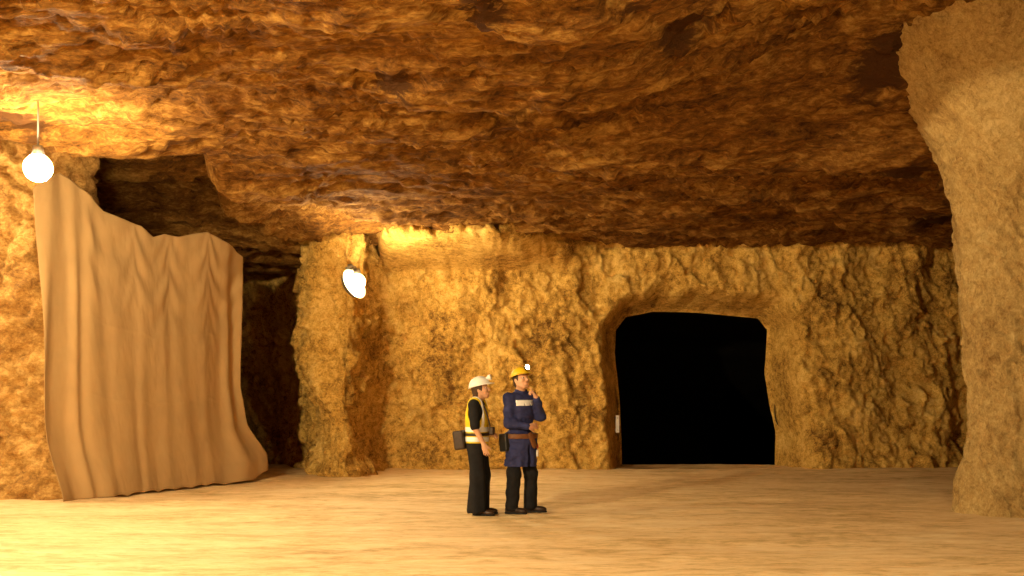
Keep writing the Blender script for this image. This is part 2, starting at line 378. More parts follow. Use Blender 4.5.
# ------------------------------------------------------------------ curtain across the side passage
def build_curtain():
    A = W(60, 500, 15.15)[:2]; B = W(243, 480, 18.6)[:2]; D = B - A; Ln = np.hypot(*D); D /= Ln
    nrm = np.array([D[1], -D[0]])                                   # towards the room
    top = [(33, 188), (48, 176), (62, 173), (85, 190), (104, 211), (122, 219), (140, 226), (153, 237), (163, 234), (178, 237), (192, 234), (206, 232), (221, 240), (233, 247), (242, 257)]
    sk, zk = [], []
    for px, py in top:
        r = (px - 512) / F_PX
        s = (r * A[1] - A[0]) / (D[0] - r * D[1]); w = A + D * s
        sk.append(s); zk.append(CAMH - (py - HOR) * w[1] / F_PX)
    sk, zk = np.array(sk), np.array(zk)
    nu, nv = 300, 190
    s = np.linspace(sk[0], sk[-1], nu); zt = np.interp(s, sk, zk)
    t = np.linspace(0, 1, nv)
    u = (s - s[0]) / (s[-1] - s[0])
    U, T = np.meshgrid(u, t, indexing='ij'); S = np.repeat(s[:, None], nv, 1)
    lo = np.interp(t, [0, 0.3, 0.75, 1], [0, 0.08, 0.20, 0.34])       # the left edge trails inward
    ro = np.interp(t, [0, 0.6, 0.78, 0.92, 1], [0, -0.03, 0.12, 0.52, 0.50])
    S = S + lo[None] * (1 - U) ** 1.5 + ro[None] * sstep(0.80, 1.0, U)
    x = A[0] + D[0] * S; y = A[1] + D[1] * S
    fz = floor_z(x[:, -1], y[:, -1])
    hem = fz + 0.012 + 0.03 * np.abs(np.sin(u * 37)) * (u > 0.25) + 0.10 * sstep(0.9, 1.0, u)
    Z = zt[:, None] * (1 - T) + hem[:, None] * T
    p = np.stack([U * 6, T * 1.2, np.zeros_like(U)], -1)
    # pleats
    ph = U * 58 + 4.0 * fbm(p * [0.8, 0.6, 1], 2)
    amp = (0.009 + 0.040 * np.exp(-(U / 0.20) ** 2) + 0.05 * np.exp(-((U - 0.96) / 0.07) ** 2)) * (0.55 + 0.45 * sstep(0, 0.4, T))
    off = amp * np.sin(ph) + 0.6 * amp * np.sin(ph * 0.47 + 1.3)
    off += 0.10 * fbm(p * [0.5, 0.8, 1] + 3, 2)
    # swags hanging between the fixing points
    for a, b, k in [(0.20, 0.42, 5.5), (0.42, 0.60, 7), (0.60, 0.80, 7), (0.80, 1.0, 8), (0.30, 0.62, 4), (0.55, 0.92, 4.2)]:
        c, w = (a + b) / 2, (b - a) / 2
        e = (U - c) / w; m = sstep(1.05, 0.7, np.abs(e))
        v = T + 0.12 * e ** 2
        off += 0.012 * m * np.sin(v * k * 2 * math.pi / 0.9) * np.exp(-((T - 0.12) / 0.26) ** 2)
    off += 0.006 * fbm(p * [4, 9, 1], 3)
    # creases of a sheet that was folded for storage
    off += 0.004 * np.exp(-((T - 0.66) / 0.006) ** 2) + 0.003 * np.exp(-((T - 0.40) / 0.006) ** 2)
    # the hem lies out over the floor
    off += 0.12 * sstep(0.80, 1.0, T) * (0.5 + 0.5 * np.exp(-(U / 0.25) ** 2)) + 0.12 * sstep(0.75, 0.95, T) * np.exp(-((U - 0.93) / 0.06) ** 2)
    x = x + nrm[0] * off; y = y + nrm[1] * off
    Z = np.maximum(Z, floor_z(x, y) + 0.008)
    m = plain('curtain_cloth', (0.40, 0.25, 0.108), 0.9, 0.08, 2.2, spec=0.12)
    o = grid_obj('cloth_curtain', np.stack([x, y, Z], -1), m)
    md = o.modifiers.new('thickness', 'SOLIDIFY'); md.thickness = 0.006; md.offset = 0
    tag(o, 'tall pale cloth curtain draped in folds across the side passage, below the left lamp', 'curtain')
build_curtain()

# ------------------------------------------------------------------ lamps
def lathe(prof, n=24, axis='z'):
    v, f = [], []
    for r, z in prof:
        for k in range(n):
            a = 2 * math.pi * k / n; v.append((r * math.cos(a), r * math.sin(a), z))
    for i in range(len(prof) - 1):
        for k in range(n):
            a, b = i * n + k, i * n + (k + 1) % n
            f.append((a, b, b + n, a + n))
    return np.array(v), f

def box(c, h):
    v = np.array([(c[0] + sx * h[0], c[1] + sy * h[1], c[2] + sz * h[2]) for sx in (-1, 1) for sy in (-1, 1) for sz in (-1, 1)])
    f = [(0, 1, 3, 2), (4, 6, 7, 5), (0, 4, 5, 1), (2, 3, 7, 6), (0, 2, 6, 4), (1, 5, 7, 3)]
    return v, f

def tube(pts, r, n=10):
    pts = np.array(pts, dtype=float); v, f = [], []
    for i, q in enumerate(pts):
        t = pts[min(i + 1, len(pts) - 1)] - pts[max(i - 1, 0)]; t /= np.linalg.norm(t)
        a = np.cross(t, [0, 0, 1.0] if abs(t[2]) < .9 else [1.0, 0, 0]); a /= np.linalg.norm(a); b = np.cross(t, a)
        for k in range(n):
            th = 2 * math.pi * k / n; v.append(q + r * (a * math.cos(th) + b * math.sin(th)))
    for i in range(len(pts) - 1):
        for k in range(n):
            a, b = i * n + k, i * n + (k + 1) % n; f.append((a, b, b + n, a + n))
    f.append(tuple(range(n))[::-1]); f.append(tuple(range((len(pts) - 1) * n, len(pts) * n)))
    return np.array(v), f

def join(parts):
    V, Fc, o = [], [], 0
    for v, f in parts:
        V.append(np.asarray(v)); Fc += [tuple(i + o for i in q) for q in f]; o += len(v)
    return np.concatenate(V), Fc

M_METAL = plain('lamp_grey_metal', (0.25, 0.23, 0.2), 0.45, 0.1, 20, metal=0.8)
def lamp_thing(loc, watts, label, foot, r=0.15, aim=None):
    """mine lamp: glass globe under a small cap, hung on a bent steel bracket that is bolted to the rock at `foot`"""
    t = empty('mine_lamp', loc)
    tag(t, label, 'lamp', 'lamps fixed to the rock')
    g = plain('lamp_globe_glow', (0.9, 0.85, 0.7), 0.3, emit=LAMP_COL, es=watts / (math.pi * 4 * math.pi * r * r))
    prof = [(r * math.sin(a) + (0.0001 if a in (0, math.pi) else 0), -r * math.cos(a)) for a in np.linspace(0, math.pi, 11)]
    v, f = lathe(prof, 16); mesh_obj('globe', v, f, g, t)
    v, f = lathe([(0.0, r + 0.09), (0.05, r + 0.09), (0.06, r + 0.03), (0.075, r - 0.02), (0.07, r - 0.035), (0.0, r - 0.035)], 20)
    mesh_obj('lamp_cap', v, f, M_METAL, t)
    if aim is not None:                                              # dish added behind the globe to keep its light off the column
        v, f = lathe([(0.0001, -0.20), (0.14, -0.185), (0.23, -0.13), (0.27, -0.06), (0.275, -0.06), (0.235, -0.14), (0.142, -0.20), (0.0001, -0.215)], 28)
        q = np.array(Vector(aim).to_track_quat('Z', 'Y').to_matrix())
        mesh_obj('added_reflector', v @ q.T, f, M_METAL, t)
    fo = np.array(foot) - np.array(loc)
    v, f = join([tube([(0, 0, r + 0.08), (0.25 * fo[0], 0.25 * fo[1], r + 0.08 + 0.7 * (fo[2] - r - 0.08)), tuple(fo)], 0.009)])
    mesh_obj('bracket', v, f, M_METAL, t)
    v, f = lathe([(0.0001, 0.03), (0.07, 0.03), (0.085, 0.012), (0.085, -0.01), (0.0001, -0.01)], 18)
    q = np.array(Vector(fo if aim is None else (fo[0], fo[1], 0)).to_track_quat('Z', 'Y').to_matrix())
    mesh_obj('mounting_plate', (v - [0, 0, 0.02]) @ q.T + fo, f, M_METAL, t)
    return t
def roof_at(x, y):
    xs, ys, Z = ROOF
    return float(Z[np.argmin(np.abs(xs - x)), np.argmin(np.abs(ys - y))])
L1 = W(38, 168, 11.9); L2 = W(357, 282, 18.75)
lamp_thing(L1, 380, 'glowing lamp above the left end of the cloth curtain', (L1[0], L1[1] + 0.02, roof_at(L1[0], L1[1]) + 0.05), 0.15)
lamp_thing(L2, 360, 'glowing lamp on the rock corner between the curtain and the two people', L2 + [-0.25, 0.85, 0.32], 0.14, (0.8, -0.45, 0.4))

def point(name, loc, w, r=0.12, c=LAMP_COL):
    l = bpy.data.lights.new(name, 'POINT'); l.energy = w; l.color = c; l.shadow_soft_size = r
    o = bpy.data.objects.new(name, l); col.objects.link(o); o.location = loc
    return o
point('lamp_light_right', (8.6, 12.2, 4.7), 3700)
point('lamp_light_left', (-9.2, 14.5, 4.1), 480)
point('lamp_light_front', (-6.0, 4.0, 4.25), 2800)
point('fill_light_entry', (3.0, 4.0, 4.1), 420)  # added fill for the pillar top and right floor, no known lamp here

# ------------------------------------------------------------------ people: smooth-blended distance fields meshed as one surface
class Field:
    def __init__(s, lo, hi, h):
        s.h = h; s.lo = np.array(lo, float); s.n = np.ceil((np.array(hi) - s.lo) / h).astype(int) + 1
        s.ax = [s.lo[k] + h * np.arange(s.n[k]) for k in range(3)]
        s.F = np.full(s.n, 0.5, dtype=np.float32)
    def sub(s, lo, hi):
        a = np.clip(np.floor((np.array(lo) - s.lo) / s.h).astype(int), 0, s.n); b = np.clip(np.ceil((np.array(hi) - s.lo) / s.h).astype(int) + 1, 0, s.n)
        sl = tuple(slice(a[k], b[k]) for k in range(3))
        P = np.stack(np.meshgrid(*[s.ax[k][sl[k]] for k in range(3)], indexing='ij'), -1)
        return sl, P
    def put(s, fn, lo, hi, k=0.02, op='u', m=0.09):
        sl, P = s.sub(np.array(lo) - m, np.array(hi) + m)
        if P.size == 0: return
        d = fn(P); a = s.F[sl]
        if op == 'u':
            h = np.clip(0.5 + 0.5 * (a - d) / k, 0, 1); s.F[sl] = a + (d - a) * h - k * h * (1 - h)
        else:                                                        # carve away
            h = np.clip(0.5 - 0.5 * (a + d) / k, 0, 1); s.F[sl] = a + (-d - a) * h + k * h * (1 - h)
    def cone(s, a, b, r1, r2, k=0.02, op='u'):
        a, b = np.array(a, float), np.array(b, float); e = b - a; L = e @ e + 1e-12; r = max(r1, r2)
        def fn(P):
            t = np.clip(((P - a) @ e) / L, 0, 1)
            return np.linalg.norm(P - a - t[..., None] * e, axis=-1) - (r1 + (r2 - r1) * t)
        s.put(fn, np.minimum(a, b) - r, np.maximum(a, b) + r, k, op)
    def ell(s, c, r, R=None, k=0.02, op='u'):
        c, r = np.array(c, float), np.array(r, float); R = np.eye(3) if R is None else np.array(R); m = r.max()
        def fn(P):
            q = (P - c) @ R                                          # R columns are the local axes
            k0 = np.linalg.norm(q / r, axis=-1); k1 = np.linalg.norm(q / (r * r), axis=-1) + 1e-9
            return k0 * (k0 - 1) / k1
        s.put(fn, c - m, c + m, k, op)
    def clip(s, fn):
        P = np.stack(np.meshgrid(*s.ax, indexing='ij'), -1); s.F = np.maximum(s.F, fn(P)).astype(np.float32)
    def mesh(s):
        F = s.F; I = F < 0
        n = s.n
        cnt = np.zeros(n - 1, np.int32); acc = np.zeros(tuple(n - 1) + (3,))
        C = [(i, j, k) for i in (0, 1) for j in (0, 1) for k in (0, 1)]
        def corner(o): return tuple(slice(o[k], n[k] - 1 + o[k]) for k in range(3))
        for a in C:
            for ax in range(3):
                if a[ax] == 0:
                    b = list(a); b[ax] = 1
                    fa, fb = F[corner(a)], F[corner(b)]; x = (fa < 0) != (fb < 0)
                    with np.errstate(divide='ignore', invalid='ignore'): t = np.where(x, fa / (fa - fb), 0)
                    for c in range(3):
                        acc[..., c] += np.where(x, a[c] + (t if c == ax else 0), 0)
                    cnt += x
        act = cnt > 0; idx = -np.ones(n - 1, np.int64); idx[act] = np.arange(act.sum())
        ij = np.argwhere(act); V = s.lo + s.h * (ij + acc[act] / cnt[act][:, None])
        faces = []
        for ax in range(3):
            b, c = (ax + 1) % 3, (ax + 2) % 3
            sl0 = [slice(1, -1)] * 3; sl0[ax] = slice(0, -1); sl1 = list(sl0); sl1[ax] = slice(1, None)
            A, Bv = I[tuple(sl0)], I[tuple(sl1)]; x = np.argwhere(A != Bv)
            if len(x) == 0: continue
            q = x.copy(); q[:, b] += 1; q[:, c] += 1
            e = np.eye(3, dtype=int)
            g = lambda o: idx[tuple((q + o).T)]
            quad = np.stack([g(-e[b] - e[c]), g(-e[c]), g(0 * e[b]), g(-e[b])], -1)
            fl = A[tuple(x.T)]
            faces.append(np.where(fl[:, None], quad, quad[:, ::-1]))
        return V, np.concatenate(faces)

def field_obj(name, fd, mat, parent, smooth_it=2):
    V, Fc = fd.mesh()
    # light relaxing of the grid steps
    for _ in range(smooth_it):
        s = np.zeros_like(V); c = np.zeros(len(V))
        for k in range(4):
            a, b = Fc[:, k], Fc[:, (k + 1) % 4]
            np.add.at(s, a, V[b]); np.add.at(c, a, 1); np.add.at(s, b, V[a]); np.add.at(c, b, 1)
        V = V * 0.5 + 0.5 * s / np.maximum(c, 1)[:, None]
    return mesh_obj(name, V, Fc, mat, parent)

def rot(yaw=0, pitch=0, roll=0):
    return np.array((Matrix.Rotation(math.radians(yaw), 3, 'Z') @ Matrix.Rotation(math.radians(-pitch), 3, 'Y') @ Matrix.Rotation(math.radians(roll), 3, 'X')))

def unit(v): v = np.array(v, float); return v / np.linalg.norm(v)

def head(fd, c, R, s=1.0):
    """c: centre of the skull, R: columns forward / left / up"""
    def at(x, y, z): return c + R @ (np.array([x, y, z]) * s)
    E = lambda p, r, k=0.012, op='u': fd.ell(at(*p), np.array(r) * s, R, k, op)
    E((-0.006, 0, 0.03), (0.098, 0.077, 0.095), 0.02)
    E((0.025, 0, -0.035), (0.066, 0.062, 0.085), 0.03)               # face mask
    E((0.052, 0, -0.098), (0.030, 0.034, 0.024), 0.025)              # chin
    for y in (-1, 1):
        fd.cone(at(-0.005, 0.060 * y, -0.055), at(0.05, 0.028 * y, -0.10), 0.022 * s, 0.02 * s, 0.025)   # jaw
        E((0.070, 0.031 * y, 0.002), (0.022, 0.017, 0.013), 0.010, 's')    # eye sockets
        E((0.062, 0.043 * y, -0.030), (0.024, 0.022, 0.018), 0.02)         # cheekbones
        E((-0.012, 0.078 * y, -0.012), (0.022, 0.010, 0.033), 0.008)       # ears
        E((-0.004, 0.086 * y, -0.010), (0.010, 0.006, 0.018), 0.005, 's')
    fd.cone(at(0.080, -0.035, 0.020), at(0.080, 0.035, 0.020), 0.011 * s, 0.011 * s, 0.015)    # brow
    fd.cone(at(0.088, 0, 0.004), at(0.112, 0, -0.036), 0.009 * s, 0.013 * s, 0.010)            # nose
    for y in (-1, 1): E((0.100, 0.011 * y, -0.040), (0.012, 0.008, 0.008), 0.006)
    fd.cone(at(0.086, -0.020, -0.068), at(0.086, 0.020, -0.068), 0.008 * s, 0.008 * s, 0.008)  # lips
    fd.cone(at(0.084, -0.018, -0.078), at(0.084, 0.018, -0.078), 0.008 * s, 0.008 * s, 0.008)
    fd.cone(at(0.098, -0.022, -0.0735), at(0.098, 0.022, -0.0735), 0.0035 * s, 0.0035 * s, 0.003, 's')
    return at

def hand(fd, w, fwd, palm, side, curl=(25, 35, 25), s=1.0, spread=5, curls=None):
    """w wrist, fwd along the hand, palm = direction the palm faces, side +1/-1 picks the thumb side"""
    f = unit(fwd); n = unit(np.array(palm) - f * (np.array(palm) @ f)); l = np.cross(f, n) * side      # l: towards the thumb
    R = np.stack([f, l, n], -1)
    at = lambda x, y, z: w + R @ (np.array([x, y, z]) * s)
    fd.ell(at(0.048, 0, 0), np.array((0.052, 0.040, 0.015)) * s, R, 0.015)
    fd.cone(at(0, 0, 0), at(0.03, 0, 0), 0.026 * s, 0.026 * s, 0.02)
    for k, (y, L, r) in enumerate([(0.030, 0.075, 0.0088), (0.010, 0.084, 0.009), (-0.010, 0.078, 0.0086), (-0.029, 0.062, 0.0078)]):
        p = at(0.086 - 0.006 * (k == 3), y, 0); sp = math.radians(spread * (1.5 - k)); a = 0.0
        cs = curls[k] if curls else curl
        d0 = f * math.cos(sp) + l * math.sin(sp)
        for q, (fr, cu) in enumerate(zip((0.45, 0.30, 0.25), cs)):
            a += math.radians(cu); d = d0 * math.cos(a) + n * math.sin(a)
            e = p + d * L * fr * s
            fd.cone(p, e, r * s * (1 - 0.08 * q), r * s * (0.92 - 0.08 * q), 0.004); p = e
    p = at(0.022, 0.030, 0.004); d = unit(f * 0.72 + l * 0.62 + n * 0.25)
    fd.cone(at(0.012, 0.018, 0.002), p, 0.017 * s, 0.014 * s, 0.012)
    e = p + d * 0.036 * s; fd.cone(p, e, 0.0125 * s, 0.011 * s, 0.008)
    d = unit(f * 0.88 + l * 0.30 + n * 0.35); fd.cone(e, e + d * 0.030 * s, 0.0108 * s, 0.009 * s, 0.004)

SKIN = plain('skin', (0.62, 0.34, 0.20), 0.55, 0.06, 40)
HAIR = plain('dark_hair', (0.05, 0.025, 0.012), 0.6, 0.2, 60)
EYEW = plain('eye_white', (0.75, 0.7, 0.62), 0.3, 0.02)
EYED = plain('eye_dark', (0.03, 0.02, 0.015), 0.2, 0.02)
BLACK = plain('black_cotton', (0.012, 0.011, 0.012), 0.85, 0.25, 14, spec=0.2, bump=0.15)
NAVY = plain('navy_cotton', (0.030, 0.034, 0.115), 0.8, 0.2, 12, spec=0.25, bump=0.2)
YELL = plain('high_visibility_yellow', (0.78, 0.58, 0.015), 0.7, 0.06, 20)
REFL = plain('reflective_tape', (0.88, 0.88, 0.88), 0.35, 0.03, 30)
WHITEP = plain('white_plastic', (0.86, 0.83, 0.78), 0.3, 0.03)
YELP = plain('yellow_plastic', (0.80, 0.50, 0.015), 0.3, 0.03)
LEATH = plain('brown_leather', (0.16, 0.06, 0.018), 0.55, 0.15, 20)
DLEATH = plain('dark_leather', (0.035, 0.018, 0.010), 0.5, 0.2, 25)
BOOTM = plain('shoe_leather', (0.05, 0.024, 0.012), 0.4, 0.2, 25)
SOLE = plain('black_rubber', (0.012, 0.011, 0.010), 0.8, 0.1)
DPLAST = plain('black_plastic', (0.02, 0.018, 0.017), 0.4, 0.1)
LENS_ON = plain('lit_lamp_lens', (0.95, 0.95, 0.95), 0.2, 0.01, emit=(1.0, 0.95, 0.85), es=40.0)
LENS_OFF = plain('lamp_lens', (0.8, 0.78, 0.72), 0.15, 0.02)
TAGW = plain('white_tag', (0.85, 0.78, 0.72), 0.5, 0.03); TAGR = plain('red_tag', (0.5, 0.04, 0.03), 0.5, 0.05)

def helmet(parent, c, R, s, mat, lens):
    """hard hat with brim, crown ribs and a cap lamp on the front; built in head axes then posed"""
    v, f = [], []
    N = 40; rows = [(-0.004, 1.0), (0.0, 1.02)] + [(math.sin(a), math.cos(a)) for a in np.linspace(0.02, math.pi / 2 - 0.02, 14)]
    for hgt, rad in rows:
        for k in range(N):
            a = 2 * math.pi * k / N
            rib = 1 + 0.035 * math.exp(-(math.sin(a) / 0.16) ** 2) * max(0, hgt) ** 0.3
            v.append((0.133 * rad * math.cos(a) - 0.004, 0.108 * rad * math.sin(a), 0.052 + 0.110 * hgt * rib))
    for i in range(len(rows) - 1):
        for k in range(N): f.append((i * N + k, i * N + (k + 1) % N, (i + 1) * N + (k + 1) % N, (i + 1) * N + k))
    f.append(tuple(range((len(rows) - 1) * N, len(rows) * N)))
    M = lambda V: (np.asarray(V) * s) @ R.T + c
    h = mesh_obj('helmet', M(v), f, mat, parent)
    # brim
    v, f = [], []
    for dz, q in ((0.0, 0.98), (0.006, 0.98), (0.001, 1.0), (-0.006, 1.0)):
        for k in range(N):
            a = 2 * math.pi * k / N; e = 0.012 + 0.045 * max(0, math.cos(a)) ** 2 if q == 1.0 else 0
            v.append(((0.133 + e) * math.cos(a) * (1 if q == 1.0 else .98) - 0.004, (0.108 + (e if q == 1 else 0)) * math.sin(a), 0.052 + dz - 0.25 * e))
    for i, j in ((0, 1), (1, 2), (2, 3), (3, 0)):
        for k in range(N): f.append((i * N + k, i * N + (k + 1) % N, j * N + (k + 1) % N, j * N + k))
    mesh_obj('brim', M(v), f, mat, h)
    # cap lamp: short drum on a clip
    v, f = lathe([(0, 0), (0.024, 0), (0.030, 0.012), (0.036, 0.034), (0.036, 0.044), (0.031, 0.044)], 18)
    v = np.stack([v[:, 2] + 0.118, v[:, 1], v[:, 0] + 0.118], -1)
    bv, bf = box((0.112, 0, 0.100), (0.010, 0.012, 0.030))
    v, f = join([(v, f), (bv, bf)])
    cl = mesh_obj('cap_lamp', M(v), f, DPLAST if lens is LENS_ON else WHITEP, h)
    v, f = lathe([(0.0001, 0.047), (0.02, 0.045), (0.032, 0.042), (0.032, 0.03)], 18)
    v = np.stack([v[:, 2] + 0.118, v[:, 1], v[:, 0] + 0.118], -1)
    mesh_obj('lamp_lens', M(v), f, lens, cl)
    return h

def eyes(parent, at, R, s):
    for y in (-1, 1):
        v, f = lathe([(0.0125 * math.sin(a) + 1e-5, -0.0125 * math.cos(a)) for a in np.linspace(0, math.pi, 9)], 12)
        e = mesh_obj('eye', v * s + at(0.068, 0.031 * y, 0.001), f, EYEW, parent)
        v, f = lathe([(0.0065 * math.sin(a) + 1e-5, -0.0065 * math.cos(a)) for a in np.linspace(0, math.pi, 7)], 10)
        mesh_obj('iris', v * s + at(0.0768, 0.031 * y, 0.001), f, EYED, e)

def shoe(parent, ankle, fwd, s=1.0, name='shoe', mat=None):
    f2 = unit([fwd[0], fwd[1], 0]); l = np.array([-f2[1], f2[0], 0]); R = np.stack([f2, l, [0, 0, 1]], -1); o = np.array([ankle[0], ankle[1], 0])
    fd = Field(o - [0.26, 0.26, 0.02], o + [0.30, 0.30, 0.24], 0.008)
    at = lambda x, y, z: o + R @ (np.array([x, y, z]) * s)
    fd.ell(at(-0.035, 0, 0.045), np.array((0.055, 0.042, 0.05)) * s, R, 0.03)
    fd.cone(at(-0.03, 0, 0.05), at(-0.012, 0, 0.14), 0.044 * s, 0.048 * s, 0.03)
    fd.cone(at(0, 0, 0.06), at(0.12, 0, 0.035), 0.042 * s, 0.036 * s, 0.03)
    fd.ell(at(0.14, 0, 0.038), np.array((0.062, 0.047, 0.034)) * s, R, 0.03)
    fd.clip(lambda P: 0.012 - P[..., 2])
    sh = field_obj(name, fd, mat or BOOTM, parent)
    fd = Field(o - [0.26, 0.26, 0.02], o + [0.30, 0.30, 0.06], 0.007)
    fd.ell(at(-0.035, 0, 0.012), np.array((0.062, 0.047, 0.05)) * s, R, 0.03); fd.cone(at(0, 0, 0.012), at(0.12, 0, 0.012), 0.043 * s, 0.045 * s, 0.03)
    fd.ell(at(0.14, 0, 0.012), np.array((0.066, 0.050, 0.05)) * s, R, 0.03)
    fd.clip(lambda P: np.maximum(P[..., 2] - 0.022, -0.001 - P[..., 2]))
    field_obj('sole', fd, SOLE, sh, 1)
    return sh

def torso_prims(fd, hip, chest, neck, sh_l, sh_r, g=0.0, wide=1.0, k=0.06, R=None):
    """pelvis to shoulders; g thickens it for a garment"""
    R = np.eye(3) if R is None else R
    mid = (np.array(hip) + chest) / 2
    fd.ell(hip, (0.112 + g, 0.158 * wide + g, 0.135 + g), R, k)
    fd.ell(mid, (0.098 + g, 0.138 * wide + g, 0.17 + g), R, k)
    fd.ell(chest, (0.115 + g, 0.162 * wide + g, 0.20 + g), R, k)
    fd.cone(sh_l, sh_r, 0.058 + g, 0.058 + g, k)

# ---- the person in the white helmet, side-on
def build_visitor():
    loc = W(479.5, 516, 13.5); loc[2] = float(floor_z(loc[0], loc[1])) + 0.002
    t = empty('person', loc, math.radians(-12))
    tag(t, 'person in white helmet and yellow reflective vest standing side-on with a pouch at the hip', 'person')
    V = lambda *a: np.array(a, float)
    hip, chest = V(-0.035, 0, 0.90), V(-0.03, 0, 1.20)
    shl, shr = V(-0.03, 0.165, 1.345), V(-0.03, -0.165, 1.345)
    hc = V(0.015, 0, 1.535); HR = rot(2, 14)
    elr, wrr = V(0.00, -0.225, 1.07), V(0.105, -0.20, 0.865)
    ell_, wrl = V(-0.05, 0.22, 1.08), V(0.125, 0.105, 0.985)
    hpR, knR, anR = V(-0.03, -0.085, 0.86), V(0.0, -0.10, 0.48), V(-0.005, -0.10, 0.09)
    hpL, knL, anL = V(-0.03, 0.085, 0.86), V(0.02, 0.10, 0.48), V(-0.015, 0.11, 0.09)
    fd = Field((-0.34, -0.36, -0.01), (0.40, 0.36, 1.72), 0.0062)
    torso_prims(fd, hip, chest, None, shl, shr, 0, 0.95)
    fd.cone(V(-0.03, 0, 1.36), hc + HR @ V(-0.02, 0, -0.06), 0.056, 0.050, 0.03)
    at = head(fd, hc, HR, 0.98)
    for h, kn, an in ((hpR, knR, anR), (hpL, knL, anL)):
        fd.cone(h, kn, 0.088, 0.056, 0.05); fd.cone(kn, an, 0.054, 0.036, 0.03); fd.cone(kn + V(-0.02, 0, -0.1), kn + V(-0.02, 0, -0.2), 0.05, 0.045, 0.04)
        fd.ell(an + V(0.0, 0, -0.045), (0.030, 0.022, 0.022), None, 0.03)
    for sh, el, wr in ((shr, elr, wrr), (shl, ell_, wrl)):
        fd.cone(sh, el, 0.052, 0.039, 0.04); fd.cone(el, wr, 0.039, 0.025, 0.02)
    hand(fd, wrr, (0.22, 0.02, -1), (0, 1, 0.1), 1, (18, 26, 20), 0.98, 3)
    hand(fd, wrl, (0.75, -0.6, 0.05), (-0.4, -0.5, -0.75), 1, (30, 40, 30), 0.95, 3)
    field_obj('body', fd, SKIN, t)
    eyes(t, at, HR, 0.98)
    # hair under the helmet
    h = Field(hc - 0.16, hc + 0.16, 0.007)
    h.ell(hc + HR @ V(-0.018, 0, 0.02), (0.098, 0.084, 0.10), HR, 0.02); h.ell(hc + HR @ V(-0.07, 0, -0.06), (0.045, 0.06, 0.055), HR, 0.03)
    q = lambda P: (P - hc) @ HR
    h.clip(lambda P: np.maximum(q(P)[..., 0] - 0.035 - 0.35 * np.maximum(q(P)[..., 2], 0), -0.115 - q(P)[..., 2]))
    field_obj('hair', h, HAIR, t)
    helmet(t, hc, HR, 1.0, WHITEP, LENS_OFF)
    # black short-sleeved shirt
    g = Field((-0.34, -0.36, 0.74), (0.34, 0.36, 1.48), 0.009)
    torso_prims(g, hip, chest, None, shl, shr, 0.010, 0.95)
    for sh, el in ((shr, elr), (shl, ell_)): g.cone(sh, sh + (el - sh) * 0.93, 0.066, 0.060, 0.03)
    g.cone(V(-0.03, 0, 1.36), V(-0.018, 0, 1.44), 0.066, 0.062, 0.02)
    g.clip(lambda P: np.maximum(P[..., 2] - 1.425 - 0.25 * (-0.05 - P[..., 0]), 0.80 - P[..., 2]))
    field_obj('shirt', g, BLACK, t)
    # vest
    def vest_field(gg, lo=(-0.34, -0.30, 0.70), hi=(0.30, 0.30, 1.48), res=0.009):
        q = Field(lo, hi, res)
        torso_prims(q, hip + V(0.0, 0, 0.02), chest, None, shl * V(1, .72, 1) + V(0, 0, 0.012), shr * V(1, .72, 1) + V(0, 0, 0.012), gg, 0.97)
        return q
    def armhole(P):
        a = np.minimum(*[np.hypot((P[..., 0] + 0.02) / 1.0, (P[..., 2] - 1.255) / 1.55) - 0.088 + 0 * P[..., 1] for _ in (0, 1)])
        return np.where(np.abs(P[..., 1]) > 0.09, -a, -1.0)
    def neckhole(P):
        return 0.075 - np.hypot(P[..., 0] - 0.03 + 0.35 * (1.40 - P[..., 2]) * 0, P[..., 1] * 1.0) - 0.6 * np.maximum(0, 1.36 - P[..., 2]) + 10 * (P[..., 2] < 1.24) * -1
    v = vest_field(0.028)
    body_clip = lambda P: np.maximum(np.maximum(0.815 - P[..., 2], armhole(P)), neckhole(P))
    v.clip(body_clip)
    vo = field_obj('vest', v, YELL, t)
    for zc in (1.045, 0.925):
        b = vest_field(0.033, (-0.34, -0.30, zc - 0.06), (0.30, 0.30, zc + 0.06), 0.007)
        b.clip(lambda P: np.maximum(np.abs(P[..., 2] - zc) - 0.031, armhole(P)))
        field_obj('reflective_band', b, REFL, vo, 1)
    for sy in (-1, 1):                                               # braces over the shoulders, in front of the armhole
        b = vest_field(0.033, (-0.34, -0.30, 1.0), (0.30, 0.30, 1.48), 0.007)
        b.clip(lambda P: np.maximum(np.maximum(np.maximum(np.abs(P[..., 1] * sy - 0.122) - 0.018, -0.06 - P[..., 0]), 1.06 - P[..., 2]), np.maximum(armhole(P), neckhole(P))))
        field_obj('reflective_brace', b, REFL, vo, 1)
    # wide black trousers
    g = Field((-0.30, -0.30, 0.0), (0.28, 0.30, 1.05), 0.009)
    g.ell(hip + V(-0.005, 0, -0.02), (0.128, 0.172, 0.145), None, 0.05)
    for h_, kn, an in ((hpR, knR, anR), (hpL, knL, anL)):
        g.cone(h_, kn, 0.106, 0.088, 0.05); g.cone(kn, an + V(-0.005, 0, -0.02), 0.088, 0.118, 0.05)
    g.clip(lambda P: np.maximum(P[..., 2] - 0.880, 0.028 + 0.30 * np.maximum(P[..., 0] - 0.02, 0) - P[..., 2]))
    P_ = np.stack(np.meshgrid(*g.ax, indexing='ij'), -1)
    g.F = g.F + (0.006 * np.sin(np.arctan2(P_[..., 1], P_[..., 0]) * 9 + 3 * P_[..., 2]) * sstep(0.85, 0.3, P_[..., 2])).astype(np.float32)
    field_obj('trousers', g, BLACK, t)
    for an in (anR, anL): shoe(t, an + V(0.03, 0, 0), (1, 0.02 if an is anR else 0.12, 0), 0.92)
    # belt with a battery pouch behind the hip and a strap with a small case in front
    g = Field((-0.34, -0.30, 0.80), (0.30, 0.30, 1.06), 0.008)
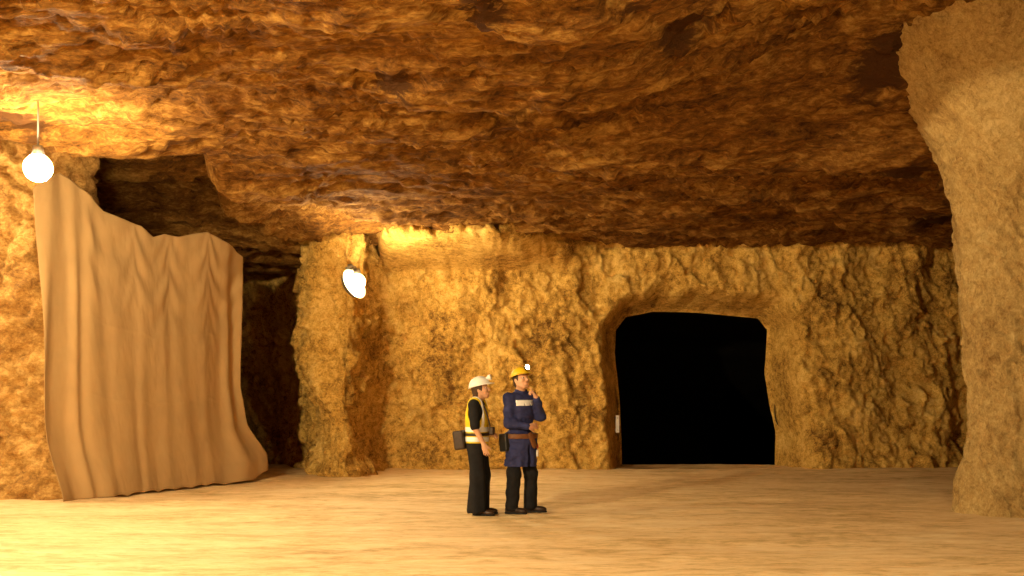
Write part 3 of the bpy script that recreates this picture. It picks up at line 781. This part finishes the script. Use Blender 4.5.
    torso_prims(g, hip + V(0, 0, 0.02), chest, None, shl, shr, 0.036, 0.95); g.clip(lambda P: np.abs(P[..., 2] - 0.985) - 0.018)
    be = field_obj('belt', g, DLEATH, t, 1)
    g = Field((-0.40, -0.24, 0.76), (-0.06, 0.16, 1.08), 0.008)
    def rb(P): 
        q_ = np.abs((P - V(-0.225, -0.075, 0.915)) @ rot(0, 8)) - V(0.045, 0.075, 0.095)
        return np.linalg.norm(np.maximum(q_, 0), axis=-1) + np.minimum(q_.max(-1), 0) - 0.022
    g.put(rb, (-0.32, -0.18, 0.80), (-0.12, 0.04, 1.04)); field_obj('pouch', g, DLEATH, be, 1)
    pts = [V(-0.075, -0.085, 1.41), V(0.0, -0.098, 1.435), V(0.058, -0.10, 1.38), V(0.105, -0.105, 1.28), V(0.135, -0.10, 1.18), V(0.150, -0.075, 1.08)]
    ts = np.linspace(0, 5, 26); sp = np.stack([np.interp(ts, range(6), [p_[k] for p_ in pts]) for k in range(3)], -1)
    vv, ff = tube(sp, 0.011, 8); stp = mesh_obj('neck_strap', vv, ff, DLEATH, t)
    g = Field((0.06, -0.20, 0.92), (0.30, 0.06, 1.14), 0.007)
    def rc(P):
        q_ = np.abs(P - V(0.172, -0.07, 1.03)) - V(0.018, 0.035, 0.038)
        return np.linalg.norm(np.maximum(q_, 0), axis=-1) + np.minimum(q_.max(-1), 0) - 0.012
    g.put(rc, (0.13, -0.13, 0.97), (0.22, 0.0, 1.10)); field_obj('case', g, DLEATH, stp, 1)
build_visitor()

# ---- the person in the yellow helmet, one hand at the chin
def build_miner():
    loc = W(521.2, 514.5, 13.66); loc[2] = float(floor_z(loc[0], loc[1])) + 0.002
    t = empty('person', loc, math.radians(-52))
    tag(t, 'person in yellow helmet and long navy jacket holding one hand to the chin', 'person')
    V = lambda *a: np.array(a, float)
    hip, chest = V(-0.02, 0, 0.94), V(-0.015, 0, 1.27)
    shl, shr = V(-0.005, 0.165, 1.425), V(-0.03, -0.165, 1.425)
    hc = V(0.015, -0.015, 1.655); HR = rot(4, 16)
    elr, wrr = V(0.0, -0.20, 1.12), V(0.195, -0.03, 1.075)        # right arm hangs, forearm across the waist
    ell_, wrl = V(0.10, 0.225, 1.200), V(0.180, 0.100, 1.425)        # left arm folded up to the chin
    hpR, knR, anR = V(-0.02, -0.095, 0.90), V(0.015, -0.125, 0.50), V(-0.01, -0.140, 0.09)
    hpL, knL, anL = V(-0.02, 0.095, 0.90), V(0.02, 0.135, 0.50), V(0.0, 0.150, 0.09)
    fd = Field((-0.34, -0.40, -0.01), (0.40, 0.42, 1.86), 0.0062)
    torso_prims(fd, hip, chest, None, shl, shr, 0, 0.98)
    fd.cone(V(-0.02, 0, 1.46), hc + HR @ V(-0.02, 0, -0.06), 0.062, 0.056, 0.03)
    at = head(fd, hc, HR, 1.03)
    for h, kn, an in ((hpR, knR, anR), (hpL, knL, anL)):
        fd.cone(h, kn, 0.095, 0.06, 0.05); fd.cone(kn, an, 0.058, 0.04, 0.03); fd.cone(kn + V(-0.02, 0, -0.1), kn + V(-0.02, 0, -0.2), 0.052, 0.048, 0.04)
        fd.ell(an + V(0.0, 0, -0.045), (0.030, 0.022, 0.022), None, 0.03)
    for sh, el, wr in ((shr, elr, wrr), (shl, ell_, wrl)):
        fd.cone(sh, el, 0.06, 0.045, 0.04); fd.cone(el, wr, 0.044, 0.029, 0.02)
    hand(fd, wrr, (0.15, 1.0, 0.12), (-1, 0.1, -0.1), -1, (20, 30, 20), 1.05, 3)
    chin = at(0.055, 0, -0.115)
    hand(fd, wrl, unit(chin + V(0.02, 0.0, 0.0) - wrl) + V(0, 0, 0.55), unit(chin - wrl) * V(1, 1, 0) + V(-0.3, -0.3, 0), -1, (35, 60, 40), 1.05, 4, curls=[(8, 15, 10), (55, 70, 40), (60, 75, 40), (60, 75, 40)])
    field_obj('body', fd, SKIN, t)
    eyes(t, at, HR, 1.03)
    h = Field(hc - 0.17, hc + 0.17, 0.007)
    h.ell(hc + HR @ V(-0.016, 0, 0.02), (0.102, 0.086, 0.10), HR, 0.02); h.ell(hc + HR @ V(-0.07, 0, -0.05), (0.042, 0.06, 0.045), HR, 0.03)
    q = lambda P: (P - hc) @ HR
    h.clip(lambda P: np.maximum(q(P)[..., 0] - 0.03 - 0.35 * np.maximum(q(P)[..., 2], 0), -0.085 - q(P)[..., 2]))
    field_obj('hair', h, HAIR, t)
    helmet(t, hc, HR, 0.98, YELP, LENS_ON)
    # long navy jacket: body, skirt and both sleeves in one
    def jacket(g, ex=0.0, arms=True):
        torso_prims(g, hip, chest, None, shl, shr, 0.016 + ex, 1.0)
        def skirt(P):
            z = P[..., 2]; w = 1 + 0.10 * (0.95 - z)
            return (np.hypot(P[..., 0] / (0.158 * w + ex), (P[..., 1]) / (0.212 * w + ex)) - 1) * 0.15
        g.put(lambda P: np.maximum(skirt(P), np.maximum(0.575 - P[..., 2], P[..., 2] - 0.99)), (-0.18, -0.26, 0.56), (0.18, 0.26, 1.0), 0.04)
        if arms:
            for sh, el, wr in ((shr, elr, wrr), (shl, ell_, wrl)):
                g.cone(sh, el, 0.068 + ex, 0.066 + ex, 0.04); g.cone(el, el + (wr - el) * 0.93, 0.066 + ex, 0.046 + ex, 0.03)
    g = Field((-0.34, -0.40, 0.54), (0.36, 0.42, 1.58), 0.0085)
    jacket(g)
    g.cone(V(-0.02, 0, 1.48), V(-0.01, 0.004, 1.53), 0.080, 0.076, 0.02)
    P_ = np.stack(np.meshgrid(*g.ax, indexing='ij'), -1)
    g.F = (g.F + 0.016 * fbm(P_ * [8, 8, 13], 3) + 0.006 * np.sin(np.arctan2(P_[..., 1], P_[..., 0]) * 11) * sstep(0.9, 0.62, P_[..., 2])).astype(np.float32)
    sl = lambda P: 0.008 + 0.02 * sstep(0.9, 0.58, P[..., 2]) - np.abs(P[..., 1] - 0.005)      # front opening below the belt
    g.clip(lambda P: np.where((P[..., 0] > 0.06) & (P[..., 2] < 0.86), sl(P), -1.0))
    g.clip(lambda P: np.maximum(P[..., 2] - 1.535 + 0.7 * np.maximum(P[..., 0] - 0.02, 0) * (np.hypot(P[..., 0], P[..., 1]) < 0.12), 0.582 - P[..., 2]))
    jo = field_obj('jacket', g, NAVY, t)
    # reflective strip across the chest, broken by two dark gaps
    g = Field((-0.02, -0.26, 1.28), (0.28, 0.26, 1.46), 0.006)
    jacket(g, 0.011, False)
    g.clip(lambda P: np.maximum(np.maximum(np.abs(P[..., 2] - 1.368) - 0.036, np.abs(P[..., 1] - 0.01) - 0.140), 0.05 - P[..., 0]))
    g.clip(lambda P: np.where(P[..., 2] < 1.36, np.maximum(0.006 - np.abs(P[..., 1] + 0.03), 0.007 - np.abs(P[..., 1] - 0.055)), -1.0))
    field_obj('reflective_strip', g, REFL, jo, 1)
    # belt, pouch, tool loop, tags
    g = Field((-0.34, -0.34, 0.88), (0.34, 0.34, 1.06), 0.008)
    def beltf(P): return (np.hypot(P[..., 0] / 0.176, P[..., 1] / 0.226) - 1) * 0.17
    g.put(lambda P: np.maximum(beltf(P), np.abs(P[..., 2] - 0.958) - 0.030), (-0.2, -0.26, 0.92), (0.2, 0.26, 1.0))
    be = field_obj('belt', g, LEATH, t, 1)
    def rbox(nm, c, half, R, m, par, rr=0.014):
        c = np.array(c); g = Field(c - 0.2, c + 0.2, 0.0085)
        def fn(P):
            q_ = np.abs((P - c) @ R) - np.array(half) + rr
            return np.linalg.norm(np.maximum(q_, 0), axis=-1) + np.minimum(q_.max(-1), 0) - rr
        g.put(fn, c - 0.15, c + 0.15); return field_obj(nm, g, m, par, 1)
    rbox('pouch', (-0.04, -0.225, 0.88), (0.07, 0.042, 0.11), rot(0, 6), DPLAST, be)
    rbox('tool_holder', (0.178, 0.035, 0.905), (0.020, 0.034, 0.105), rot(0, 0, 28), LEATH, be)
    rbox('tag', (0.135, 0.150, 0.745), (0.012, 0.030, 0.045), rot(42), TAGW, jo, 0.006)
    rbox('tag', (0.135, 0.150, 0.830), (0.012, 0.026, 0.026), rot(42), TAGR, jo, 0.006)
    # black trousers
    g = Field((-0.26, -0.34, 0.0), (0.26, 0.34, 1.0), 0.009)
    g.ell(hip + V(0, 0, -0.02), (0.112, 0.158, 0.13), None, 0.05)
    for h_, kn, an in ((hpR, knR, anR), (hpL, knL, anL)):
        g.cone(h_, kn, 0.092, 0.084, 0.05); g.cone(kn, an, 0.086, 0.083, 0.04)
    P_ = np.stack(np.meshgrid(*g.ax, indexing='ij'), -1)
    g.F = (g.F + 0.010 * fbm(P_ * [7, 7, 11], 2)).astype(np.float32)
    g.clip(lambda P: np.maximum(P[..., 2] - 0.95, 0.035 - P[..., 2]))
    field_obj('trousers', g, BLACK, t)
    shoe(t, anR, rot(28) @ V(1, 0, 0), 1.0, 'boot', DLEATH); shoe(t, anL, rot(48) @ V(1, 0, 0), 1.0, 'boot', DLEATH)
build_miner()

# ------------------------------------------------------------------ small marker plate on the left jamb of the heading
def build_marker():
    c = W(617.5, 424, 21.75)
    t = empty('marker_plate', (c[0], c[1], c[2]), math.radians(20))
    v, f = box((0, 0, 0), (0.035, 0.008, 0.17)); mesh_obj('plate', v, f, WHITEP, t, smooth=False)
    
    for z in (-0.12, 0.12):
        v, f = tube([(0, -0.012, z), (0, 0.16, z)], 0.008, 8); mesh_obj('fixing_bolt', v, f, M_METAL, t)
    tag(t, 'narrow white marker plate on the left edge of the dark tunnel mouth', 'marker')
build_marker()

# ------------------------------------------------------------------ camera, world, view
w = bpy.data.worlds.new('mine_dark'); sc.world = w; w.use_nodes = True
w.node_tree.nodes['Background'].inputs[0].default_value = (0, 0, 0, 1); w.node_tree.nodes['Background'].inputs[1].default_value = 0
cd = bpy.data.cameras.new('camera'); cam = bpy.data.objects.new('camera', cd); col.objects.link(cam)
cam.location = (0, 0, CAMH); cam.rotation_euler = (math.radians(90), 0, 0)
cd.sensor_width = 36; cd.lens = 36 * F_PX / 1024; cd.shift_y = (HOR - 288) / 1024; cd.clip_end = 200
sc.camera = cam
vs = sc.view_settings; vs.view_transform = 'Standard'; vs.look = 'None'; vs.gamma = 1; vs.use_curve_mapping = False; vs.exposure = 0.57
sc.cycles.max_bounces = 8; sc.cycles.diffuse_bounces = 5; sc.cycles.sample_clamp_indirect = 8
